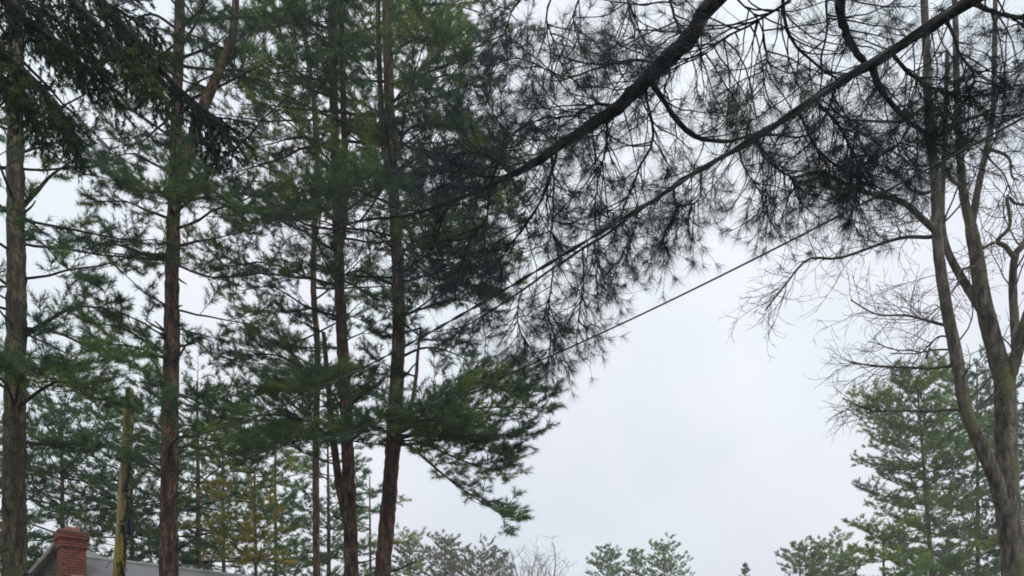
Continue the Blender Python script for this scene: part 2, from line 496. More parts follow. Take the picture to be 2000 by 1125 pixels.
# A: leftmost trunk
pine('tall brown-barked pine at the left edge, its trunk left of the brick chimney', G_TALL,
     trunk_from([(30, 1125), (28, 900), (32, 600), (30, 300), (30, 0)], dA, 19), 0.235, 0.06, 8.6, 18.0,
     limbs=[(P((40, 660, dA), (90, 630, dA), (150, 600, dA + .3), (230, 605, dA + .6)), 1.0, 0.05),
            (P((40, 640, dA), (120, 650, dA - .4), (180, 680, dA - .6), (230, 700, dA - .8)), 1.0),
            (P((30, 800, dA), (90, 755, dA - .8), (130, 745, dA - 1.2), (175, 765, dA - 1.4)), 1.5),
            (P((30, 790, dA), (40, 740, dA - .8), (60, 720, dA - 1.6), (80, 735, dA - 2.2)), 1.5),
            (P((30, 800, dA), (10, 750, dA - .8), (-30, 730, dA - 1.2), (-80, 740, dA - 1.4)), 1.3),
            (P((30, 860, dA), (90, 870, dA + .5), (130, 875, dA + 1), (170, 885, dA + 1.2)), 1.3),
            (P((30, 420, dA), (70, 375, dA + .2), (110, 335, dA + .4), (170, 300, dA + .7)), 0.6, 0.05),
            (P((45, 430, dA), (150, 450, dA + .3), (240, 470, dA + .5), (320, 475, dA + .6)), 0.7, 0.025),
            (P((45, 450, dA), (90, 480, dA - .3), (130, 520, dA - .5), (190, 560, dA - .6)), 0.5, 0.02),
            (P((20, 420, dA), (-20, 390, dA), (-70, 400, dA), (-120, 380, dA)), 0.7),
            (P((20, 560, dA), (-30, 530, dA), (-90, 540, dA), (-140, 520, dA)), 0.7),
            (P((35, 300, dA), (90, 290, dA + .5), (150, 330, dA + 1), (230, 350, dA + 1.2)), 0.6, 0.025)],
     per=2, whorl=0.62, wdens=0.52, Lmax=3.0, seed=11, bmat=M_BARK_BRN, split_limbs=8, stubs=10)
# B: straight pine with a forked stem
pine('straight tall pine with a forked upper stem, in front of the grey roof', G_TALL,
     trunk_from([(329, 1125), (331, 950), (334, 700), (338, 480), (345, 250), (350, 60), (351, 0)], dB, 20), 0.205, 0.055, 9.0, 18.5,
     forks=[(P((345, 345, dB), (368, 310, dB), (385, 240, dB - .1), (410, 180, dB - .2), (440, 110, dB - .3), (456, 60, dB - .3), (462, -30, dB - .3), (470, -160, dB - .2)), 0.12, 0.05, 9)],
     limbs=[(P((335, 500, dB), (310, 500, dB), (285, 498, dB), (240, 480, dB + .2), (180, 470, dB + .4)), 0.5, 0.07),
            (P((340, 482, dB), (380, 475, dB), (420, 468, dB), (480, 455, dB)), 0.7, 0.03),
            (P((340, 515, dB), (400, 540, dB), (450, 545, dB), (530, 540, dB)), 0.8, 0.025),
            (P((338, 420, dB), (330, 390, dB - .9), (320, 375, dB - 1.8), (300, 370, dB - 2.4)), 1.6),
            (P((338, 420, dB), (370, 395, dB - .8), (400, 390, dB - 1.4), (440, 400, dB - 1.8)), 1.1),
            (P((338, 430, dB), (290, 410, dB - .4), (250, 390, dB - .6), (190, 385, dB - .6)), 0.9),
            (P((335, 700, dB), (290, 670, dB), (240, 645, dB), (160, 635, dB)), 1.3, 0.04),
            (P((335, 705, dB), (300, 690, dB - .4), (250, 670, dB - .8), (200, 665, dB - 1)), 1.2, 0.03),
            (P((335, 715, dB), (355, 690, dB), (372, 675, dB), (385, 668, dB)), 0.25, 0.03),
            (P((345, 340, dB), (300, 320, dB + .3), (260, 300, dB + .5), (200, 310, dB + .8)), 0.7),
            (P((345, 100, dB), (375, 60, dB), (390, 20, dB), (395, -20, dB)), 0.3, 0.03),
            (P((350, 115, dB), (400, 95, dB), (430, 80, dB), (450, 60, dB)), 0.2, 0.03),
            (P((350, 190, dB), (390, 160, dB), (420, 145, dB), (440, 120, dB)), 0.2, 0.025),
            (P((350, 60, dB), (300, 30, dB), (250, 40, dB), (190, 60, dB)), 0.7),
            (P((350, 120, dB), (300, 100, dB + .6), (260, 120, dB + 1), (210, 160, dB + 1.4)), 0.7),
            (P((330, 930, dB), (305, 915, dB + 1), (295, 905, dB + 2.5), (280, 890, dB + 4)), 0.8, 0.045),
            (P((330, 800, dB), (350, 770, dB - .8), (380, 780, dB - 1.4), (430, 800, dB - 1.8)), 1.0),
            (P((330, 890, dB), (335, 870, dB - .9), (360, 850, dB - 1.7), (410, 860, dB - 2.2)), 1.1)],
     per=2, whorl=0.62, wdens=0.52, Lmax=2.8, seed=12, split_limbs=10, stubs=14)
# C: pine forking in two high up
pine('slim pine left of the thick reddish trunk, splitting into two stems high up', G_TALL,
     trunk_from([(685, 1125), (680, 900), (670, 700), (662, 520), (655, 330), (650, 120), (648, 0)], dC, 20), 0.175, 0.05, 9.5, 19.0,
     forks=[(P((664, 480, dC), (672, 420, dC - .1), (674, 330, dC - .2), (671, 200, dC - .2), (667, 60, dC - .2), (664, -120, dC - .2)), 0.085, 0.05, 10),
            (P((676, 1010, dC), (663, 950, dC + .1), (654, 880, dC + .2), (647, 820, dC + .3), (640, 740, dC + .4), (632, 650, dC + .5)), 0.10, 0.045, 10)],
     limbs=[(P((670, 740, dC), (600, 720, dC - .5), (530, 690, dC - .8), (440, 700, dC - 1)), 1.9),
            (P((670, 830, dC), (600, 820, dC - .5), (520, 800, dC - .8), (430, 810, dC - 1)), 2.4),
            (P((670, 850, dC), (620, 850, dC - 1.2), (580, 860, dC - 2), (500, 880, dC - 2.4)), 2.2),
            (P((670, 800, dC), (640, 760, dC - 1.2), (600, 750, dC - 2), (560, 770, dC - 2.6)), 2.0),
            (P((668, 620, dC), (600, 600, dC), (530, 560, dC), (460, 570, dC)), 0.8),
            (P((665, 560, dC), (600, 540, dC - .6), (520, 510, dC - 1), (430, 520, dC - 1.2)), 1.0),
            (P((662, 450, dC), (600, 440, dC - .5), (550, 420, dC - .8), (480, 440, dC - 1)), 0.9),
            (P((660, 440, dC), (640, 420, dC - 1), (600, 400, dC - 1.8), (570, 410, dC - 2.3)), 1.2),
            (P((658, 380, dC), (700, 350, dC - .8), (730, 340, dC - 1.6), (760, 350, dC - 2)), 1.2),
            (P((655, 300, dC), (600, 270, dC), (550, 280, dC), (480, 300, dC)), 0.8),
            (P((652, 160, dC), (600, 150, dC), (540, 120, dC), (470, 130, dC)), 0.7),
            (P((650, 60, dC), (600, 40, dC), (540, 30, dC - .4), (480, 50, dC - .6)), 1.2),
            (P((650, 60, dC), (620, 50, dC - 1), (580, 40, dC - 1.8), (540, 60, dC - 2.3)), 1.3),
            (P((675, 800, dC), (710, 770, dC), (730, 760, dC), (760, 770, dC)), 0.8),
            (P((675, 870, dC), (700, 850, dC - 1), (720, 830, dC - 1.8), (740, 840, dC - 2.2)), 1.0)],
     per=2, whorl=0.62, wdens=0.52, Lmax=3.0, seed=13, split_limbs=10, stubs=10, dead=[(pix(640, 235, dC - .5), 0.9, 2.6), (pix(515, 300, dC), 0.6, 1.0)])
# D: thick reddish trunk with foliage reaching right
pine('thick reddish-barked pine whose drooping right limbs reach over the open sky', G_TALL,
     trunk_from([(748, 1125), (762, 950), (772, 800), (779, 650), (776, 500), (768, 350), (760, 180), (755, 0)], dD, 21), 0.195, 0.055, 10.0, 19.0,
     forks=[(P((770, 360, dD), (752, 300, dD + .1), (744, 200, dD + .2), (740, 100, dD + .2), (738, 0, dD + .2), (736, -140, dD + .2)), 0.075, 0.045, 9),
            (P((770, 850, dD), (800, 800, dD - .1), (812, 740, dD - .2), (816, 690, dD - .2), (822, 640, dD - .1)), 0.05, 0.025, 5)],
     limbs=[(P((768, 860, dD), (800, 870, dD - .2), (840, 905, dD - .4), (890, 945, dD - .6), (960, 990, dD - .8), (985, 1010, dD - .8)), 1.53, 0.035),
            (P((768, 860, dD), (830, 850, dD), (900, 870, dD), (1000, 900, dD)), 2.21, 0.035),
            (P((770, 850, dD), (840, 820, dD - .3), (930, 800, dD - .4), (1060, 800, dD - .4)), 2.04, 0.04),
            (P((772, 840, dD), (850, 800, dD + .5), (940, 760, dD + .8), (1030, 755, dD + 1)), 1.70, 0.035),
            (P((770, 870, dD), (830, 870, dD + .8), (900, 900, dD + 1.2), (990, 930, dD + 1.5)), 1.87, 0.035),
            (P((770, 850, dD), (800, 830, dD - 1), (830, 820, dD - 1.8), (880, 830, dD - 2.2)), 2.0),
            (P((770, 850, dD), (840, 850, dD - .6), (920, 850, dD - .9), (1020, 850, dD - 1)), 1.9),
            (P((772, 830, dD), (850, 780, dD - .4), (920, 750, dD - .6), (1000, 770, dD - .7)), 1.5),
            (P((770, 860, dD), (750, 840, dD - 1), (720, 830, dD - 1.8), (680, 840, dD - 2.2)), 1.2),
            (P((778, 700, dD), (830, 680, dD), (880, 690, dD), (930, 720, dD)), 0.8),
            (P((778, 620, dD), (830, 600, dD - .5), (880, 580, dD - .8), (930, 590, dD - 1)), 1.0),
            (P((776, 540, dD), (830, 500, dD - .5), (880, 480, dD - 1), (960, 490, dD - 1.4)), 1.8),
            (P((776, 520, dD), (800, 480, dD - 1.2), (840, 460, dD - 2), (900, 450, dD - 2.6)), 2.0),
            (P((772, 450, dD), (840, 420, dD), (900, 400, dD), (1010, 420, dD)), 2.0),
            (P((775, 480, dD), (840, 540, dD), (900, 550, dD), (980, 570, dD)), 1.6),
            (P((772, 420, dD), (830, 380, dD - .8), (880, 360, dD - 1.4), (960, 370, dD - 1.8)), 2.4),
            (P((770, 400, dD), (720, 380, dD - 1), (690, 370, dD - 1.8), (640, 390, dD - 2.2)), 1.2),
            (P((768, 340, dD), (830, 300, dD - .4), (900, 280, dD - .6), (990, 300, dD - .8)), 2.2),
            (P((768, 300, dD), (800, 250, dD - 1), (850, 240, dD - 1.6), (910, 250, dD - 2)), 1.8),
            (P((762, 210, dD), (800, 160, dD), (850, 120, dD), (930, 110, dD)), 1.4),
            (P((762, 200, dD), (820, 170, dD - .8), (880, 150, dD - 1.2), (960, 160, dD - 1.4)), 1.3),
            (P((760, 110, dD), (800, 80, dD - .8), (840, 80, dD - 1.4), (890, 90, dD - 1.8)), 1.2),
            (P((756, 40, dD), (820, 10, dD), (890, 10, dD), (980, 40, dD)), 1.0),
            (P((776, 560, dD), (730, 540, dD), (700, 530, dD), (650, 550, dD)), 0.6)],
     per=2, whorl=0.62, wdens=0.52, Lmax=3.3, seed=14, split_limbs=12, stubs=9)
# E: thin stem behind C
pine('thin straight pine stem just left of the paired trunks, farther back', G_TALL,
     trunk_from([(618, 1125), (617, 900), (620, 690), (612, 560), (616, 400), (618, 250), (597, 80), (592, 0)], dE, 25), 0.10, 0.05, 9.5, 25.0,
     per=2, Lmax=3.0, whorl=0.75, seed=15, split_limbs=0, stubs=4, needle=(0.13, 0.014, 16), mat=M_PINE_B, thin=True)

# ------------------------------------------------------------------ background pines
def back_pine(label, x, top_y, d, Lmax, seed, z_crown, mat=M_PINE, group='pines behind the tall trunks', lean=0, r0=0.16, name='pine_tree',
              needle=(0.17, 0.022, 13), per=5, whorl=0.95, dens=1.1, prof=None, elev=(-6, 10), up=0.12, k=4, bmat=None, sec=(0.26, 0.36)):
    top = pix(x, top_y, d)
    base = np.array([top[0] + lean, d, -0.12])
    mid = (top + base) / 2 + np.array([0.1 * lean + 0.05, 0, 0])
    return pine(label, group, [base, mid, top], r0, 0.03, z_crown, top[2], per=per, whorl=whorl, Lmax=Lmax, seed=seed, needle=needle,
                k=k, mat=mat, stubs=0, limb_elev=elev, up=up, ter_len=0.2, dens=dens, name=name, seg=10,
                prof=prof or (lambda h: 0.95 if h < 0.6 else max(0.18, 0.95 * max(0.0, 1 - ((h - 0.6) / 0.42) ** 2) ** 0.5 * 0.9)), bmat=bmat, sec=sec, thin=True, axial=0.2)


back_pine('background pine with green boughs right of the leftmost trunk, above the chimney', 120, 790, 27, 4.4, 21, 4.5, per=6)
back_pine('background pine filling the gap between the mossy pole and the straight trunk', 255, 800, 30, 4.0, 22, 8.6, per=6)
back_pine('background pine with a rounded top just right of the straight forked trunk', 385, 745, 28, 4.4, 23, 4.5, per=6)
back_pine('yellow-green background pine with bare lower stem beside the grey roof end', 497, 915, 24, 1.9, 24, 6.4, mat=M_PINE_YEL, per=5, whorl=0.75, r0=0.10)
back_pine('green background pine just right of the yellow-green one', 537, 850, 36, 2.6, 25, 5.0)
back_pine('background pine showing between the thin stem and the slim trunk', 640, 840, 32, 2.6, 26, 5.5, mat=M_PINE_B)
back_pine('background pine seen behind the paired trunks', 722, 930, 44, 3.0, 27, 6.0, mat=M_PINE_FAR)
back_pine('background pine cut by the left edge of the picture', -40, 780, 25, 4.2, 28, 4.5, per=6, mat=M_PINE_B)
back_pine('background pine with its crown behind the grey roof, lower than its neighbours', 435, 880, 34, 2.8, 29, 4.5, mat=M_PINE_B)

# far treeline
FAR = 'far treeline pines'
farn = (0.24, 0.045, 8)
back_pine('small olive far pine just right of the thick reddish trunk', 800, 1062, 75, 2.4, 31, 9, M_PINE_OLV, FAR, needle=farn, whorl=0.55, up=0.3, sec=(0.3, 0.36))
back_pine('pointed olive far pine, second right of the thick reddish trunk', 868, 1055, 78, 2.8, 32, 9, M_PINE_OLV, FAR, needle=farn, whorl=0.55, up=0.3, sec=(0.3, 0.36))
back_pine('low rounded olive far tree just left of the faint bare tree', 940, 1080, 72, 4.6, 33, 6, M_PINE_OLV, FAR, needle=farn, whorl=0.55, up=0.3, sec=(0.28, 0.4))
back_pine('left pine of the three far pine tops under the open sky', 1187, 1076, 85, 2.6, 34, 10, M_PINE_FAR, FAR, needle=farn, whorl=0.55, up=0.3)
back_pine('narrow middle pine of the three far pine tops under the open sky', 1242, 1074, 86, 1.6, 35, 10, M_PINE_FAR, FAR, needle=farn, whorl=0.55, up=0.3)
UPSW = lambda h: max(0.15, 1 - 0.9 * h ** 1.5)
back_pine('far pine with upswept tiered limbs, right of the three far tops', 1297, 1066, 84, 2.9, 36, 10, M_PINE_FAR, FAR, needle=farn, whorl=0.55, up=0.3, elev=(-2, 14), dens=0.8)
back_pine('tiny pointed far treetop alone between the two far groups', 1455, 1098, 95, 1.3, 37, 16.5, M_PINE_FAR, FAR, needle=(0.16, 0.04, 8), whorl=0.4, up=0.2, prof=lambda h: 1.05 - h)
back_pine('far pine left of the bushy pair near the right-hand pine', 1562, 1068, 70, 2.5, 38, 9, M_PINE_FAR, FAR, needle=farn, whorl=0.55, up=0.3)
back_pine('bushy far pine right of its twin near the right-hand pine', 1620, 1058, 68, 2.9, 39, 9, M_PINE_FAR, FAR, needle=farn, whorl=0.55, up=0.3)
# pines right of the open sky, behind the bare tree
RG = 'pines behind the bare tree'
rn = (0.18, 0.024, 14)
rprof = lambda h: 0.92 + 0.08 * sin(h * 25) if h < 0.7 else max(0.22, 0.95 * max(0.0, 1 - ((h - 0.7) / 0.31) ** 2) ** 0.5)
back_pine('tall layered light-green pine with a full crown left of the bare tree', 1790, 735, 43, 3.6, 41, 6.5, M_PINE_FAR, RG, lean=1.2, needle=rn, prof=rprof, up=0.26, elev=(-6, 14), dens=1.9, r0=0.24, whorl=0.7)
back_pine('darker pine rising between the stems of the bare tree', 1908, 700, 47, 3.3, 42, 6.5, M_PINE_B, RG, needle=rn, prof=rprof, up=0.26, elev=(-6, 12), r0=0.22, dens=1.5)
back_pine('dark pine at the right edge behind the bare tree', 2010, 740, 45, 3.2, 43, 6.5, M_PINE_B, RG, needle=rn, prof=rprof, r0=0.22, dens=1.4)
back_pine('low broad yellow-green pine at the foot of the layered pine', 1725, 1035, 37, 3.0, 44, 3.5, M_PINE_FAR, RG, needle=(0.18, 0.032, 13), per=6)


# ------------------------------------------------------------------ bare trees
def wander(start, d, L, n, rng, wob, lift):
    pts = [start]; d = norm(np.asarray(d, float)); st = L / (n - 1)
    for _ in range(n - 1):
        d = norm(d + rng.normal(0, wob, 3) + UP * lift)
        pts.append(pts[-1] + d * st)
    return np.array(pts)


def twig_tree(parents, rng, levels, out):
    """parents: list of (path, r0, r1, children_count); out[level] collects (path, radii)"""
    cur = parents
    for lv, (L0, wob, lift, n, cnt, rr, a0, a1) in enumerate(levels):
        nxt = []
        for (path, ra, rb, mult) in cur:
            plen = np.linalg.norm(np.diff(path, axis=0), axis=1).sum()
            m = max(1, int(cnt * plen * mult))
            ts = rng.uniform(0.2, 1.0, m)
            p, tan = along(path, ts)
            for q in range(m):
                v = rng.standard_normal(3); v -= v.dot(tan[q]) * tan[q]; v = norm(v)
                a = radians(rng.uniform(a0, a1))
                L = L0 * rng.uniform(0.45, 1.2) * (1 - 0.45 * ts[q])
                w = wander(p[q], tan[q] * cos(a) + v * sin(a), L, n, rng, wob, lift)
                r_ = rr * (0.7 + 0.3 * L / L0)
                out.setdefault(n, []).append((w, np.linspace(r_, r_ * 0.45, n)))
                nxt.append((w, r_, r_ * .45, 1.0))
        cur = nxt


d = 12.0
rng = np.random.default_rng(77)
bt_base = np.array([*pix(1995, 1125, d)[:2], -0.1])
bt = thing('bare_tree', 'bare grey multi-stemmed deciduous tree with lichen at the right edge', 'tree', bt_base)
pxr = d / FPX


def stem(pts, w0, w1, name='stem', mat=M_BARK_GRY, seg=12, n=40):
    sp, rr = spline(pts, n, np.linspace(w0, w1, len(pts)) * pxr / 2)
    mb = MB(); mb.tubes(sp, rr, seg, 0.03, rng); mb.build(name, mat, bt, smooth=True)
    return sp, rr[0], rr[-1]


S = []
S.append((*stem(np.vstack([[bt_base], P((1992, 1300, d), (1983, 1110, d), (1968, 980, d), (1964, 850, d), (1962, 750, d), (1946, 690, d), (1921, 590, d), (1907, 500, d), (1896, 442, d))]), 56, 22, 'trunk', seg=18, n=70), 0.0))
S.append((*stem(P((1979, 1090, d + .06), (1950, 955, d - .1), (1917, 872, d - .2), (1887, 801, d - .2), (1867, 690, d - .2), (1846, 585, d - .2), (1832, 478, d - .2), (1827, 353, d - .2), (1818, 270, d - .2), (1812, 150, d), (1806, 20, d), (1800, -120, d)), 28, 12, n=60), 0.5))
S.append((*stem(P((1898, 455, d), (1882, 380, d), (1876, 318, d), (1869, 180, d + .1), (1866, 40, d + .2), (1860, -120, d + .3)), 18, 9), 0.6))
S.append((*stem(P((1896, 450, d), (1906, 392, d), (1917, 335, d + .1), (1928, 290, d + .2), (1940, 210, d + .3), (1943, 60, d + .4), (1946, -100, d + .4)), 15, 8), 0.6))
S.append((*stem(P((1925, 620, d), (1886, 556, d + .2), (1855, 500, d + .3), (1842, 453, d + .4), (1840, 389, d + .5), (1846, 250, d + .6), (1850, 100, d + .7)), 17, 8), 0.6))
S.append((*stem(P((1962, 765, d), (1982, 705, d - .1), (2000, 640, d - .3), (2030, 540, d - .5), (2060, 400, d - .6), (2070, 250, d - .6)), 26, 12), 0.6))
S.append((*stem(P((1986, 695, d - .1), (1981, 620, d + .1), (1978, 549, d + .2), (1983, 499, d + .2), (1998, 478, d + .2), (2020, 440, d + .2), (2040, 380, d + .3)), 18, 9), 0.7))
L_ = []
lim = [
    ([(1836, 470), (1818, 446), (1798, 418), (1768, 393), (1699, 383), (1664, 368), (1600, 345), (1540, 350)], 15, 4, 1.0),
    ([(1828, 460), (1808, 457), (1768, 456), (1719, 470), (1639, 503), (1574, 513), (1525, 552), (1492, 600)], 8, 3, 1.1),
    ([(1858, 638), (1822, 630), (1812, 620), (1772, 613), (1721, 610), (1666, 590)], 6, 2.5, 1.1),
    ([(1873, 713), (1822, 721), (1797, 728), (1751, 721), (1691, 721), (1661, 706)], 6, 2.5, 1.0),
    ([(1890, 801), (1842, 803), (1822, 809), (1751, 800), (1700, 795), (1641, 778)], 6, 2.5, 0.9),
    ([(1982, 505), (1971, 486), (1942, 471), (1964, 442), (1960, 396), (1985, 384), (2010, 396)], 10, 4, 0.9),
    ([(1942, 473), (1920, 488), (1905, 505)], 6, 3, 0.9),
    ([(1907, 520), (1880, 540), (1870, 560), (1840, 600), (1800, 630)], 5, 2, 0.9),
    ([(1880, 365), (1860, 350), (1836, 330), (1800, 310), (1760, 300)], 8, 3, 0.9),
    ([(1826, 370), (1795, 382), (1775, 372), (1750, 352), (1720, 330)], 7, 3, 1.0),
    ([(1866, 660), (1840, 655), (1815, 672), (1790, 700), (1740, 690)], 4, 2, 1.0),
    ([(1815, 200), (1770, 230), (1720, 240), (1660, 230)], 7, 3, 1.0),
    ([(1944, 250), (1970, 230), (2000, 225), (2050, 200)], 7, 3, 1.0),
    ([(1930, 290), (1960, 310), (1975, 340), (2000, 350)], 6, 3, 1.0)]
for pts, w0, w1, mu in lim:
    k_ = rng.uniform(-0.9, 0.9)
    pp = P(*[(x, y, d - .1 + k_ * i / len(pts)) for i, (x, y) in enumerate(pts)])
    pp[1:] += rng.normal(0, .035, pp[1:].shape)
    L_.append((*stem(pp, w0, w1, 'limb', seg=7, n=24), mu))
out = {}
twig_tree([(a, b, c, m) for a, b, c, m in S[1:]], rng, [(1.7, 0.16, 0.02, 9, 2.6, 0.016, 35, 80), (0.8, 0.2, 0.0, 7, 3.4, 0.008, 30, 65), (0.36, 0.22, 0.0, 5, 4.0, 0.0048, 25, 60)], out)
twig_tree([(a, b, c, m) for a, b, c, m in L_], rng, [(1.2, 0.17, -0.005, 8, 11.0, 0.0072, 20, 70), (0.52, 0.2, 0.0, 6, 8.0, 0.0044, 30, 65), (0.26, 0.2, 0.0, 4, 6.0, 0.0034, 25, 60)], out)
mb = MB()
for n_pts, lst in out.items():
    mb.tubes(np.array([a for a, b in lst]), np.array([b for a, b in lst]), 4 if n_pts > 6 else 3)
mb.build('twigs', M_TWIG_GRY, bt, smooth=True, kind='stuff')

# faint bare tree of the far treeline
fd = 62.0
fb = np.array([*pix(1040, 1125, fd)[:2], -0.1])
ft = thing('bare_tree', 'faint pale bare tree with a fine twig crown in the far treeline', 'tree', fb)
rng = np.random.default_rng(5)
tp_ = np.array([fb, fb + [0.1, 0, 5.5], fb + [0, 0.1, 10.5]])
mb = MB(); sp = spline(tp_, 14); mb.tubes(sp, np.linspace(0.22, 0.12, 14), 8, 0.03, rng)
mb.build('trunk', M_TWIG_FAR, ft, smooth=True)
par = []
mb = MB()
for q in range(14):
    a = q * 2 * pi / 14 + rng.normal(0, .2)
    w = wander(sp[9 + q % 5], [cos(a) * 0.8, sin(a) * 0.8, 1.0], rng.uniform(4.8, 6.8), 10, rng, 0.10, 0.06)
    mb.tubes(w, np.linspace(0.09, 0.025, 10), 5); par.append((w, .08, .02, 1.0))
mb.build('limbs', M_TWIG_FAR, ft, smooth=True, kind='stuff')
out = {}
twig_tree(par, rng, [(2.6, 0.14, 0.05, 7, 2.2, 0.026, 25, 60), (1.3, 0.18, 0.03, 5, 2.2, 0.018, 25, 60), (0.7, 0.2, 0.02, 4, 1.2, 0.010, 25, 60)], out)
mb = MB()
for n_pts, lst in out.items():
    mb.tubes(np.array([a for a, b in lst]), np.array([b for a, b in lst]), 3)
mb.build('twigs', M_TWIG_FAR, ft, kind='stuff')

# ------------------------------------------------------------------ near pine overhead (trunk stands right of the picture)
rng = np.random.default_rng(9)
np_base = np.array([5.6, 1.6, -0.1])
npt = thing('pine_tree', 'near pine whose dark limbs and long-needled tufts hang in from the upper right', 'pine tree', np_base)
tpath = spline(np.array([np_base, np_base + [0.05, 0, 5], np_base + [0.0, 0.1, 11], np_base + [0.1, 0.1, 17]]), 40)
mb = MB(); mb.tubes(tpath, np.linspace(0.27, 0.06, 40), 16, 0.03, rng); mb.build('trunk', M_BARK_BRN, npt, smooth=True)
fol, tw = MB(), MB()


def near_limb(pts, w, name='limb', n=40, sec_n=0, sec_len=0.8, droop=-0.45, t0=0.15, k=6, seg=9, tuft=26, end=1.0, ang=(40, 80)):
    sp, rr = spline(pts, n, w)
    wv = np.cumsum(rng.normal(0, 0.004, sp.shape), 0)
    sp = sp + wv - wv[0] - (wv[-1] - wv[0]) * np.linspace(0, 1, n)[:, None]
    mb = MB(); mb.tubes(sp, rr * (1 + 0.08 * rng.standard_normal(len(rr))), seg, 0.07, rng); o = mb.build(name, M_BARK_DRK, npt, smooth=True)
    if sec_n: hang(sp, sec_n, sec_len, droop, t0, k, tuft, end, ang)
    return sp


def hang(sp, sec_n, sec_len, droop=-0.45, t0=0.15, k=6, tuft=26, end=1.0, ang=(40, 80)):
    """drooping wiry branchlets with long-needled tufts at their ends"""
    t = np.clip(np.linspace(t0, end, sec_n) + rng.normal(0, 0.6 / sec_n, sec_n), 0, 1)
    p, tan = along(sp, t)
    side = norm(np.cross(tan, UP)); sg = np.where(np.arange(sec_n) % 2 == 0, 1, -1)[:, None]
    a = np.radians(rng.uniform(*ang, (sec_n, 1)))
    dv = norm(tan * np.cos(a) + side * sg * np.sin(a) * 0.8 + UP * (droop + 0.35 * rng.standard_normal((sec_n, 1))))
    L = sec_len * rng.uniform(0.45, 1.25, sec_n)
    kids, paths, rads = [], [], []
    for q in range(sec_n):
        w_ = wander(p[q], dv[q], L[q], 8, rng, 0.13, 0.035)
        paths.append(w_); rads.append(np.linspace(0.0048, 0.0022, 8))
        m = max(2, int(k * L[q] * rng.choice([0.45, 1.0, 1.7], p=[.4, .35, .25])))
        ts = rng.uniform(0.2, 1.0, m) ** 0.7
        c, ct = along(w_, ts)
        for j in range(m):
            v = rng.standard_normal(3); v = norm(v - v.dot(ct[j]) * ct[j])
            b_ = radians(rng.uniform(20, 60))
            kids.append(wander(c[j], ct[j] * cos(b_) + v * sin(b_) * 0.8, rng.uniform(0.08, 0.34), 5, rng, 0.16, 0.04))
    tw.tubes(np.array(paths), np.array(rads), 5)
    kids = np.array(kids)
    tw.tubes(kids[:, ::2], np.tile(np.linspace(0.0019, 0.0013, 3), (len(kids), 1)), 4)
    pos = np.concatenate([kids[:, -1], np.array(paths)[:, -1]])
    dr = np.concatenate([norm(kids[:, -1] - kids[:, -2]), norm(np.array(paths)[:, -1] - np.array(paths)[:, -2])])
    fol.needles(pos, dr, int(tuft * 1.3), 0.125, 0.0021, 0.8, rng, axial=0.05, droop=0.15)
    h = rng.random(len(kids)) < 0.55
    fol.needles(kids[h, 2], norm(kids[h, 3] - kids[h, 2]), tuft // 2 + 4, 0.12, 0.0021, 0.85, rng, axial=0.06, droop=0.15)


def on_trunk(z):
    i = int(np.argmin(np.abs(tpath[:, 2] - z))); return tpath[i]


# two heavy limbs
l1 = near_limb(np.vstack([[on_trunk(6.9)], [[3.4, 3.05, 6.35]], [[2.2, 3.86, 6.02]], P((1425, -30, 4.55), (1340, 75, 4.7), (1265, 145, 4.9), (1205, 210, 5.1), (1150, 250, 5.3), (1090, 290, 5.55), (1030, 322, 5.8), (960, 360, 6.1), (880, 392, 6.4), (790, 420, 6.7), (700, 432, 7.0), (630, 462, 7.3))]),
               [.08, .065, .055, .047, .046, .043, .038, .034, .030, .024, .017, .013, .010, .008, .004], n=70, sec_n=60, sec_len=0.5, t0=0.24, k=10)
l2 = near_limb(np.vstack([[on_trunk(5.6)], [[4.2, 3.2, 5.75]], P((1930, -10, 4.6), (1800, 75, 4.9), (1690, 140, 5.2), (1600, 195, 5.5), (1500, 255, 5.8), (1400, 316, 6.1), (1300, 378, 6.4), (1200, 446, 6.7), (1090, 515, 7.0), (980, 590, 7.3), (900, 640, 7.5))]),
               [.07, .05, .034, .032, .029, .025, .020, .015, .015, .011, .009, .007, .004], n=70, sec_n=60, sec_len=0.42, t0=0.2, k=11)
def join_depth(pts):
    """moves a side branch in depth so that it starts on the limb it grows from"""
    best = None
    for lm in (l1, l2):
        q = lm[lm[:, 1] > 3]
        x = 1000 + q[:, 0] / q[:, 1] * FPX; y = HOR - (q[:, 2] - EYE) / q[:, 1] * FPX
        e = np.hypot(x - pts[0][0], y - pts[0][1]); i = int(e.argmin())
        if best is None or e[i] < best[0]: best = (e[i], q[i, 1], x[i], y[i])
    if best[0] > 60: return pts
    off = best[1] - pts[0][2]
    return [(best[2], best[3], best[1])] + [(x, y, d_ + off) for x, y, d_ in pts[1:]]


